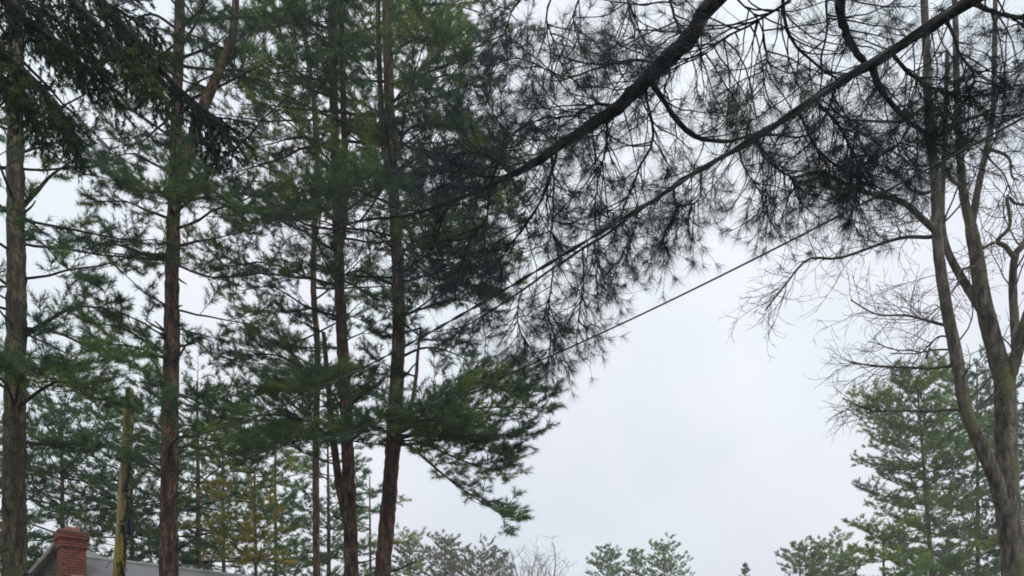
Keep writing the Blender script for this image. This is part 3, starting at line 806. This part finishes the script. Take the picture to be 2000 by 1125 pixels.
# side branches drawn from the photograph
sb = [
    ([(1268, 150, 4.9), (1300, 200, 5.0), (1340, 250, 5.1), (1390, 275, 5.3), (1450, 270, 5.5), (1500, 250, 5.7)], .020, .007, 8, .4),
    ([(1645, -20, 4.6), (1650, 50, 4.8), (1665, 95, 4.95), (1692, 128, 5.15)], .030, .018, 6, .5),
    ([(1528, -20, 4.8), (1535, 40, 4.9), (1555, 90, 5.0), (1600, 135, 5.1), (1650, 165, 5.3)], .011, .007, 8, .5),
    ([(1615, -20, 4.6), (1610, 70, 4.7), (1598, 170, 4.8), (1600, 265, 4.9)], .007, .004, 8, .4),
    ([(1700, 135, 5.2), (1725, 180, 5.3), (1765, 225, 5.4), (1825, 265, 5.5), (1880, 240, 5.6), (1930, 220, 5.8)], .022, .006, 14, .55),
    ([(1640, 175, 5.4), (1600, 250, 5.6), (1550, 265, 5.8), (1500, 262, 6.0)], .010, .005, 8, .4),
    ([(1780, 240, 5.4), (1760, 280, 5.5), (1730, 300, 5.7), (1690, 320, 5.9)], .008, .005, 12, .45),
    ([(1290, 190, 5.0), (1275, 260, 5.1), (1245, 330, 5.3), (1225, 390, 5.5), (1212, 430, 5.6)], .009, .005, 14, .36),
    ([(1310, 105, 4.7), (1300, 160, 4.7), (1295, 190, 4.8)], .008, .005, 4, .4),
    ([(1095, 290, 5.8), (1080, 340, 5.8), (1040, 420, 5.9), (1000, 475, 6.0)], .012, .005, 16, .45),
    ([(1085, 300, 5.8), (1082, 380, 5.8), (1075, 470, 5.9)], .009, .004, 10, .4),
    ([(1190, 225, 5.3), (1180, 300, 5.4), (1165, 360, 5.5), (1160, 420, 5.5)], .008, .004, 14, .45),
    ([(1200, 205, 5.2), (1165, 200, 5.3), (1120, 220, 5.5), (1060, 230, 5.7)], .010, .005, 16, .45),
    ([(1345, 80, 4.5), (1320, 40, 4.6), (1300, -20, 4.7)], .010, .006, 8, .45),
    ([(1290, 130, 4.8), (1240, 120, 5.0), (1180, 130, 5.2), (1110, 150, 5.5), (1050, 130, 5.7)], .009, .004, 18, .5),
    ([(1380, 330, 6.2), (1370, 380, 6.2), (1350, 405, 6.3), (1340, 425, 6.3)], .008, .004, 12, .26),
    ([(1310, 370, 6.4), (1320, 420, 6.4), (1305, 450, 6.4), (1290, 475, 6.4)], .007, .004, 20, .24),
    ([(1220, 440, 6.6), (1230, 470, 6.6), (1215, 500, 6.6)], .006, .004, 12, .24),
    ([(1480, 270, 5.9), (1500, 310, 5.9), (1540, 340, 5.9), (1560, 370, 5.9)], .010, .005, 28, .3),
    ([(1600, 200, 5.5), (1640, 250, 5.5), (1670, 300, 5.5), (1680, 345, 5.5)], .012, .005, 44, .34),
    ([(1560, 230, 5.6), (1590, 290, 5.5), (1640, 330, 5.5), (1700, 360, 5.5)], .010, .005, 20, .4),
    ([(1740, 110, 5.1), (1790, 150, 5.1), (1850, 180, 5.1), (1900, 190, 5.1)], .012, .005, 44, .34),
    ([(1850, 50, 4.8), (1880, 110, 4.8), (1900, 150, 4.9), (1890, 190, 5.0)], .010, .005, 18, .4),
    ([(1900, 20, 4.7), (1950, 30, 4.6), (2000, 40, 4.5), (2060, 60, 4.4)], .014, .006, 18, .4),
    ([(1440, 290, 6.0), (1460, 340, 6.1), (1490, 380, 6.2), (1500, 410, 6.2)], .007, .004, 14, .35),
    ([(1130, 490, 6.9), (1140, 560, 6.9), (1130, 605, 7.0), (1130, 650, 7.0)], .008, .004, 20, .26),
    ([(1080, 520, 7.0), (1070, 590, 7.0), (1070, 630, 7.0), (1085, 660, 7.0)], .008, .004, 26, .30),
    ([(1030, 555, 7.2), (1010, 610, 7.2), (1015, 645, 7.2), (1030, 670, 7.2)], .007, .004, 24, .30),
    ([(1150, 480, 6.8), (1165, 510, 6.8), (1165, 540, 6.8)], .007, .004, 12, .26),
    ([(960, 360, 6.4), (980, 300, 6.3), (1010, 260, 6.2), (1040, 240, 6.1)], .010, .005, 26, .4),
    ([(1000, 340, 6.2), (960, 310, 6.2), (910, 300, 6.3), (870, 320, 6.4)], .010, .005, 30, .4),
    ([(960, 362, 6.4), (950, 420, 6.4), (920, 470, 6.5), (900, 520, 6.6)], .010, .005, 24, .4),
    ([(880, 395, 6.7), (850, 440, 6.7), (840, 500, 6.8)], .008, .004, 18, .4),
    ([(1440, -20, 4.6), (1480, 40, 4.9), (1500, 110, 5.1), (1490, 170, 5.3)], .006, .003, 14, .5),
    ([(1560, -20, 4.2), (1500, 20, 4.4), (1430, 60, 4.6), (1370, 110, 4.9)], .008, .004, 20, .6),
    ([(1080, -30, 5.8), (1070, 40, 5.8), (1085, 90, 5.9), (1100, 140, 6.0)], .008, .004, 12, .42),
    ([(1140, -30, 5.6), (1120, 30, 5.6), (1130, 80, 5.7)], .007, .004, 7, .4),
    ([(1220, -30, 5.4), (1230, 20, 5.4), (1240, 70, 5.4)], .007, .004, 10, .4),
    ([(1030, -30, 6.0), (1000, 30, 6.0), (980, 80, 6.1)], .007, .004, 9, .4),
]
for pts, r_a, r_b, sn, sl in sb:
    pp = P(*join_depth(pts))
    near_limb(pp, np.linspace(r_a, r_b, len(pp)), 'branch', n=16, sec_n=sn, sec_len=sl, t0=0.2, k=10, seg=6, tuft=28)
# rest of its crown, above the picture
for q in range(16):
    z_ = 7.5 + q * 0.6
    az = rng.uniform(0, 2 * pi)
    lp = limb_path(on_trunk(z_), az, radians(rng.uniform(-5, 20)), 3.6 * (1 - q / 22), 0.05, rng, 10)
    tw.tubes(lp, np.linspace(0.045, 0.008, 10), 6)
    s1, t1, pos, dr = sprays(lp, rng, 0.9, 14, 0.3, 4, 0.2)
    tw.tubes(s1, np.tile(np.linspace(0.008, 0.004, 4), (len(s1), 1)), 3, cap=False)
    fol.needles(pos, dr, 16, 0.105, 0.0035, 0.8, rng)
tw.build('twigs', M_BARK_DRK, npt, smooth=True, kind='stuff')
fol.build('crown', M_PINE_NEAR, npt)

# ------------------------------------------------------------------ near spruce, upper left (trunk stands left of the picture)
rng = np.random.default_rng(19)
sp_base = np.array([-6.4, 6.4, -0.1])
spr = thing('spruce_tree', 'near dark spruce with drooping sprays hanging in from the upper left corner', 'spruce tree', sp_base)
spath = spline(np.array([sp_base, sp_base + [0, 0, 6], sp_base + [0.05, 0, 12], sp_base + [0, 0, 16]]), 40)
mb = MB(); mb.tubes(spath, np.linspace(0.24, 0.04, 40), 14, 0.03, rng); mb.build('trunk', M_BARK_DRK, spr, smooth=True)
fol, tw = MB(), MB()


def spruce_limb(pts, r_a, sec_n, sec_len, t0=0.15, droop=-0.55):
    sp, rr = spline(pts, 24, np.linspace(r_a, 0.006, len(pts)))
    mb = MB(); mb.tubes(sp, rr, 7, 0.04, rng); mb.build('limb', M_BARK_DRK, spr, smooth=True)
    spruce_hang(sp, sec_n, sec_len, t0, droop)


def spruce_hang(sp, sec_n, sec_len, t0, droop):
    t = np.clip(np.linspace(t0, 1, sec_n) + rng.normal(0, 0.5 / sec_n, sec_n), 0, 1)
    p, tan = along(sp, t)
    side = norm(np.cross(tan, UP)); sg = np.where(np.arange(sec_n) % 2 == 0, 1, -1)[:, None]
    a = np.radians(rng.uniform(30, 65, (sec_n, 1)))
    dv = norm(tan * np.cos(a) + side * sg * np.sin(a) + UP * (droop + 0.3 * rng.standard_normal((sec_n, 1))))
    W = []
    for q in range(sec_n):
        L = sec_len * rng.uniform(0.5, 1.2)
        w_ = wander(p[q], dv[q], L, 7, rng, 0.07, -0.06)
        tw.tubes(w_, np.linspace(0.006, 0.003, 7), 4)
        W.append(w_)
        m = int(L / 0.055)
        c, ct = along(w_, np.linspace(0.12, 1, m))
        sd = norm(np.cross(ct, UP) + 1e-5)
        for j in range(m):
            b_ = radians(rng.uniform(25, 55)); s_ = 1 if j % 2 else -1
            W.append(wander(c[j], ct[j] * cos(b_) + sd[j] * s_ * sin(b_) - UP * 0.15, rng.uniform(0.08, 0.24), 7, rng, 0.06, -0.03))
    W = np.array(W)
    tw.tubes(W[:, ::3], np.full((len(W), 3), 0.002), 3, cap=False)
    # short dense needles all along every shoot
    mm = 9
    f = rng.uniform(0, 5.999, (len(W), mm)); i = f.astype(int); fr = (f - i)[..., None]
    rows = np.arange(len(W))[:, None]
    pos = W[rows, i] * (1 - fr) + W[rows, i + 1] * fr
    dr = norm(W[rows, i + 1] - W[rows, i])
    fol.needles(pos.reshape(-1, 3), dr.reshape(-1, 3), 7, 0.032, 0.0080, 0.9, rng, axial=0.02, droop=0.1)


def on_s(z):
    return spath[int(np.argmin(np.abs(spath[:, 2] - z)))]


spruce_limb(np.vstack([[on_s(8.6)], P((60, -120, 6.4), (190, 0, 6.5), (270, 85, 6.6), (340, 165, 6.7), (400, 215, 6.8), (445, 245, 6.9))]), 0.055, 50, 0.33, 0.3)
spruce_limb(np.vstack([[on_s(8.5)], P((30, -100, 6.0), (130, -10, 5.9), (200, 60, 5.8), (250, 105, 5.8), (295, 145, 5.8))]), 0.05, 36, 0.34, 0.3)
spruce_limb(np.vstack([[on_s(8.2)], P((-30, -20, 6.2), (50, 40, 6.2), (110, 80, 6.2), (160, 110, 6.2), (210, 140, 6.2))]), 0.045, 34, 0.32, 0.2)
spruce_limb(np.vstack([[on_s(7.6)], P((-60, 60, 5.8), (0, 100, 5.7), (60, 150, 5.6), (105, 200, 5.6), (130, 235, 5.6))]), 0.04, 38, 0.32, 0.2)
spruce_limb(np.vstack([[on_s(7.4)], P((-60, 110, 6.4), (-10, 140, 6.4), (40, 180, 6.4), (70, 225, 6.4))]), 0.04, 34, 0.36, 0.2)
spruce_limb(np.vstack([[on_s(8.8)], P((0, -130, 6.9), (120, -40, 7.2), (230, 20, 7.5), (310, 70, 7.7))]), 0.045, 34, 0.42, 0.3)
spruce_limb(np.vstack([[on_s(8.3)], P((-40, -30, 6.8), (40, 0, 7.0), (110, 40, 7.2), (160, 80, 7.3))]), 0.045, 36, 0.42, 0.2)
for q in range(14):
    lp = limb_path(on_s(9.2 + q * 0.45), rng.uniform(0, 2 * pi), radians(-15), 2.6 * (1 - q / 18), -0.1, rng, 10)
    tw.tubes(lp, np.linspace(0.035, 0.006, 10), 5)
    spruce_hang(lp, 6, 0.4, 0.3, -0.4)
tw.build('twigs', M_BARK_DRK, spr, smooth=True, kind='stuff')
fol.build('crown', M_SPRUCE, spr)

# ------------------------------------------------------------------ utility pole and cables
rng = np.random.default_rng(3)
dP = 18.0
M_POLE = bark('weathered_mossy_wood', [(0.34, (0.05, 0.04, 0.03)), (0.52, (0.24, 0.19, 0.12)), (0.68, (0.42, 0.34, 0.22))], scale=9,
              stretch=(1, 1, 0.06), moss=((0.40, 0.33, 0.05), 2.6, 0.34), bump=0.8, crack=False)
M_CABLE = plain('cable_rubber', (0.035, 0.035, 0.04), (0.07, 0.07, 0.075), 3, 0.5)
M_CABLE_G = plain('cable_grey', (0.06, 0.06, 0.065), (0.09, 0.09, 0.095), 3, 0.95)
M_METAL = plain('galvanised_metal', (0.25, 0.25, 0.26), (0.40, 0.40, 0.41), 20, 0.45, 0.8)
M_BOX = plain('dark_purple_plastic', (0.010, 0.008, 0.028), (0.018, 0.013, 0.042), 12, 0.5)
p_top, p_low = pix(254, 772, dP), pix(233, 1120, dP)
sl = (p_top - p_low)[:2] / (p_top[2] - p_low[2])
p_gr = np.array([*(p_low[:2] - sl * (p_low[2] + 0.1)), -0.1])
pole = thing('utility_pole', 'leaning weathered mossy wooden utility pole right of the chimney', 'utility pole', p_gr)
n = 80
ppath = p_gr + (p_top - p_gr) * np.linspace(0, 1, n)[:, None]
mb = MB()
seg = 20
a = np.arange(seg) * 2 * pi / seg
groove = 1 - 0.16 * (rng.random(seg) < 0.3)            # checks running up the pole
rr = np.interp(np.linspace(0, 1, n), [0, .55, .9, 1], [.155, .13, .115, .105])
rad_ = rr[:, None] * groove[None] * (1 + 0.03 * rng.standard_normal((n, seg)))
vs = ppath[:, None] + np.stack([np.cos(a)[None] * rad_, np.sin(a)[None] * rad_, np.zeros((n, seg))], -1)
vs[-1, :, 2] += 0.10 * np.sin(a * 1 + 2.2) + 0.05 * rng.standard_normal(seg)   # split, weathered top
idx = np.arange(n * seg).reshape(n, seg); nx = np.roll(idx, -1, 1)
mb.add(np.vstack([vs.reshape(-1, 3), ppath[-1] - [0, 0, .03]]), np.stack([idx[:-1], nx[:-1], nx[1:], idx[1:]], -1).reshape(-1, 4),
       np.stack([idx[-1], nx[-1], np.full(seg, n * seg)], -1))
mb.build('shaft', M_POLE, pole)


def pole_at(y):
    z = EYE + (HOR - y) / FPX * dP
    return p_gr + (p_top - p_gr) * ((z - p_gr[2]) / (p_top[2] - p_gr[2]))


hk = pole_at(862)
mb = MB(); mb.tubes(np.array([hk + [-.02, -.1, 0], hk + [.10, -.16, .0], hk + [.16, -.17, -.02], hk + [.19, -.15, .02]]), [.014] * 4, 6); mb.build('hook', M_METAL, pole, smooth=True)
mb = MB()
for q in range(2):
    ang_ = np.linspace(0, 2 * pi, 25); c = pole_at(850 + q * 26)
    ring = c + np.stack([np.cos(ang_) * .15, np.sin(ang_) * .15, ang_ * 0], -1)
    mb = MB(); mb.tubes(ring, np.full(25, .010), 5, cap=False)
    mb.build('band', M_METAL, pole)
bx = pole_at(1030)
mb = MB()
prof_ = [(0.04, .0), (.06, .055), (.12, .065), (.34, .065), (.40, .045), (.43, .0)]
th = np.arange(14) * 2 * pi / 14
v_ = np.array([[cos(t) * r_, sin(t) * r_, z_ - .24] for z_, r_ in prof_ for t in th]) + bx + [.20, -.12, 0]
ii = np.arange(len(prof_) * 14).reshape(-1, 14); jj = np.roll(ii, -1, 1)
mb.add(v_, np.stack([ii[:-1], jj[:-1], jj[1:], ii[1:]], -1).reshape(-1, 4))
cn = mb.build('splice_can', M_BOX, pole, smooth=True)
mb = MB(); mb.tubes(np.array([bx + [.02, -.1, .05], bx + [.14, -.12, .05]]), [.02, .02], 6); mb.build('bracket', M_METAL, pole)
sc = pole_at(1100)
mb = MB(); mb.tubes(np.array([sc + [-.15, -.05, .05], sc + [-.24, -.06, -.02], sc + [-.28, -.06, -.12]]), [.018, .015, .010], 6); mb.build('step_iron', M_METAL, pole, smooth=True)


vy = np.linspace(1125, 900, 40)
vp = np.array([pole_at(y) for y in vy]) + np.stack([.10 + .03 * np.sin(vy * .09), -.07 + .03 * np.cos(vy * .07), vy * 0], -1)
mb = MB(); mb.tubes(vp, np.linspace(.028, .008, 40), 6, 0.15, rng); vine = mb.build('vine', M_BARK_DRK, pole, smooth=True)
mb = MB()
vi = rng.integers(0, 40, 260)
mb.needles(vp[vi] + rng.normal(0, .03, (260, 3)), norm(rng.standard_normal((260, 3))), 3, .07, .035, .6, rng)
mb.build('vine_leaves', M_SPRUCE, vine, kind='stuff')


def catenary(a, b, sag, n=80, s1=1.0):
    s = np.linspace(0, s1, n)[:, None]
    p = a + (b - a) * s
    p[:, 2] -= (sag * 4 * s * (1 - s))[:, 0]
    return p


# heavy twisted service cable, passing overhead to the right
ca = catenary(hk + [.17, -.17, 0], np.array([2.0625, 3.0, 4.525]), 0.6, 160, 1.22)
cab = thing('overhead_cable', 'thick twisted black overhead cable running from the pole up to the top right', 'cable', ca[0])
mb = MB(); mb.tubes(ca, np.full(len(ca), .005), 7); mb.build('messenger_wire', M_CABLE, cab, smooth=True)
ph = np.arange(1200) / 1200
big = spline(ca, 1200)
tn = norm(np.gradient(big, axis=0)); sd_ = norm(np.cross(tn, UP)); up_ = np.cross(sd_, tn)
for q in range(2):
    w_ = ph * 2 * pi * 38 + q * pi
    tube = big + sd_ * (np.cos(w_) * .008)[:, None] + up_ * (np.sin(w_) * .008)[:, None]
    mb = MB(); mb.tubes(tube, np.full(1200, .0048), 5); mb.build('strand', M_CABLE, cab, smooth=True)
cb = catenary(hk + [.17, -.17, -.12], np.array([3.0, 4.0, 4.85]), 0.9, 120, 1.1)
mb = MB(); mb.tubes(cb, np.full(120, .0062), 6)
tag(mb.build('overhead_wire', M_CABLE_G, smooth=True), 'thin grey wire crossing the open sky below the near pine', 'wire')
cc = catenary(hk + [.17, -.17, -.05], pix(1330, 1190, 40), 1.6, 90)
mb = MB(); mb.tubes(cc, np.full(90, .011), 6)
tag(mb.build('overhead_wire', M_CABLE_G, smooth=True), 'faint wire dropping from the mossy pole rightwards past the paired trunks', 'wire')

# ------------------------------------------------------------------ house
M_ROOF = plain('grey_roofing', (0.33, 0.33, 0.335), (0.40, 0.40, 0.405), 3, 0.85)
M_WALL = plain('grey_brown_shingles', (0.13, 0.125, 0.10), (0.22, 0.21, 0.17), 9, 0.9)
M_TRIM = plain('weathered_trim', (0.17, 0.17, 0.15), (0.25, 0.25, 0.22), 6, 0.8)
M_BRICK = plain('painted_red_brick', (0.20, 0.065, 0.048), (0.33, 0.115, 0.085), 5, 0.85)
M_MORT = plain('mortar', (0.16, 0.09, 0.075), (0.24, 0.14, 0.12), 12, 0.9)
M_FLUE = plain('clay_flue', (0.28, 0.12, 0.08), (0.38, 0.18, 0.12), 8, 0.8)
peak = pix(155, 1094, 22.4)
e1 = norm(np.array([2.86, 2.4, 0.0]))          # along the ridge, away to the right
e2 = np.array([e1[1], -e1[0], 0.0])           # towards the camera
Lr, Wd, eave = 11.0, 4.4, 3.0
hz = peak[2]
hb = np.array([*(peak + e1 * Lr / 2)[:2], -0.1])
house = thing('house', 'low house with light grey roof and red chimney behind the pole', 'house', hb)
AX = np.array([e1, e2, UP])
sl = (hz - eave) / Wd
for s_, nm in ((1, 'roof'), (-1, 'roof')):
    mb = MB()
    r0_ = peak - e1 * 0.35 + e2 * s_ * 0.0
    a_ = r0_; b_ = peak + e1 * (Lr + .35)
    c_ = b_ + e2 * s_ * (Wd + .4) - UP * sl * (Wd + .4); d_ = a_ + e2 * s_ * (Wd + .4) - UP * sl * (Wd + .4)
    mb.prism([a_, b_, c_, d_], UP * 0.10)
    mb.build(nm, M_ROOF, house)
# ridge cap
mb = MB(); mb.tubes(np.array([peak - e1 * .36 + UP * .09, peak + e1 * (Lr + .36) + UP * .09]), [.07, .07], 8); mb.build('ridge_cap', M_ROOF, house, smooth=True)
# walls
for s_ in (1, -1):
    mb = MB(); c_ = peak + e1 * Lr / 2 + e2 * s_ * (Wd - .07); c_[2] = (eave) / 2 - .06
    mb.box(c_, (Lr - .3, .14, eave - 0.05), AX); mb.build('wall', M_WALL, house)
for g_ in (0, 1):
    mb = MB()
    o_ = peak + e1 * (0.02 if g_ == 0 else Lr - .16)
    base_ = o_.copy(); base_[2] = -0.1
    lo1, lo2 = base_ + e2 * (Wd - .15), base_ - e2 * (Wd - .15)
    m1, m2 = lo1.copy(), lo2.copy(); m1[2] = m2[2] = eave + .05
    mb.prism([lo2, lo1, m1, m2], e1 * .14)
    mb.prism([m2, m1, o_ - UP * .06], e1 * .14)
    wl_ = mb.build('gable_wall', M_WALL, house)
# rake boards
for s_ in (1, -1):
    mb = MB(); a_ = peak - e1 * .37 - UP * .01
    dv = norm(e2 * s_ - UP * sl)
    mb.box(a_ + dv * (Wd + .4) * .5 / abs(dv @ e2) + UP * .0, (.05, (Wd + .4) / abs(dv @ e2), .20), np.array([e1, dv, np.cross(e1, dv)]))
    mb.build('rake_board', M_TRIM, house)
# small cross wing beside the chimney, its gable facing the camera
wa = pix(124, 1060, 22.15)
wp, whw = 1.15, 2.6                      # pitch, half width
mb = MB()
lo1, lo2 = wa + [whw, 0, -whw * wp], wa + [-whw, 0, -whw * wp]
mb.prism([lo2, lo1, wa], np.array([0, .12, 0]))
g1, g2 = lo1.copy(), lo2.copy(); g1[2] = g2[2] = -.1
mb.prism([g2, g1, lo1, lo2], np.array([0, .12, 0]))
wg = mb.build('gable_wall', M_WALL, house)
for q in range(22):
    z_ = lo1[2] + .02 + q * .14
    hw = (wa[2] - .10 - z_) / wp - .14
    if hw < .1: break
    mb = MB(); tl = norm(np.array([0, .09, 1.0]))
    mb.box([wa[0], wa[1] - .010, z_ + .07], (2 * hw, .022, .138), np.array([[1, 0, 0], norm(np.cross(tl, [1.0, 0, 0])), tl])); mb.build('shingle_course', M_WALL, wg)
for s_ in (1, -1):
    dv = norm(np.array([s_, 0, -wp])); up2 = np.array([s_ * dv[2] * -1, 0, s_ * dv[0]])
    mb = MB(); a_ = wa + [0, -.22, .03]; b_ = a_ + dv * (whw * 1.62)
    mb.prism([a_, b_, b_ + [0, 3.4, 0], a_ + [0, 3.4, 0]], np.array([0, 0, .05])); mb.build('roof', M_ROOF, house)
    mb = MB(); c_ = (a_ + b_) / 2 + [0, -.03, -.02]
    mb.box(c_, (np.linalg.norm(b_ - a_), .04, .10), np.array([dv, [0, 1, 0], np.cross(dv, [0, 1.0, 0])])); mb.build('rake_board', M_TRIM, house)
# chimney: corbelled brick, built of courses
cx = pix(140, 1125, 21.7); cx[2] = 0
ca_ = radians(38)
CA = np.array([[cos(ca_), sin(ca_), 0], [-sin(ca_), cos(ca_), 0], [0, 0, 1]])
ch_top = EYE + (HOR - 1044) / FPX * 21.7
mb = MB()
W_ = 0.60
mb.box([cx[0], cx[1], (ch_top - .02) / 2 - .05], (W_ - .03, W_ - .03, ch_top + .06), CA)
chim = mb.build('chimney', M_MORT, house)
mb = MB()
zc, ci = 3.0, 0
while zc < ch_top - .06:
    over = 0.0
    if zc > ch_top - .42: over = .035
    if zc > ch_top - .22: over = .075
    w = W_ + over * 2
    nb = 3
    for side in range(4):
        ang_ = side * pi / 2
        A2 = np.array([[cos(ang_), sin(ang_), 0], [-sin(ang_), cos(ang_), 0], [0, 0, 1]]) @ CA
        off = 0.0 if ci % 2 else .10
        xs = np.arange(-w / 2, w / 2 - 0.02, .20) + (0 if ci % 2 == 0 else -.1)
        for x0 in xs:
            l0, l1 = max(x0, -w / 2) + .005, min(x0 + .19, w / 2 - .051)
            if l1 - l0 < .03: continue
            c_ = np.array([cx[0], cx[1], zc + .0325]) + A2[0] * (l0 + l1) / 2 + A2[1] * (w / 2 - .03 + rng.normal(0, .0025))
            mb.box(c_, (l1 - l0, .06, .065), A2)
    zc += .075; ci += 1
mb.build('brickwork', M_BRICK, chim, kind='stuff')
mb = MB(); mb.box([cx[0], cx[1], ch_top], (W_ + .16, W_ + .16, .07), CA); mb.build('chimney_cap', M_MORT, chim)
mb = MB()
fl = [np.array([cx[0], cx[1], ch_top + .03]) + CA[0] * x + CA[1] * y for x, y in ((-.17, -.17), (.17, -.17), (.17, .17), (-.17, .17))]
mb.prism(fl, UP * .13); mb.build('flue', M_FLUE, chim)
# ------------------------------------------------------------------ damp air
mb = MB(); mb.box([0, 0, 14.5], (900, 900, 33))
m_h = bpy.data.materials.new('damp_air'); m_h.use_nodes = True
hn = m_h.node_tree.nodes; hn.clear()
h_o = hn.new('ShaderNodeOutputMaterial'); h_v = hn.new('ShaderNodeVolumePrincipled')
h_v.inputs['Color'].default_value = (0.93, 0.96, 1.0, 1); h_v.inputs['Density'].default_value = 0.0014; h_v.inputs['Anisotropy'].default_value = 0.2
m_h.node_tree.links.new(h_v.outputs[0], h_o.inputs['Volume'])
haze = mb.build('haze', m_h, kind='stuff')
haze['label'] = 'thin damp air between the trees'; haze['category'] = 'haze'
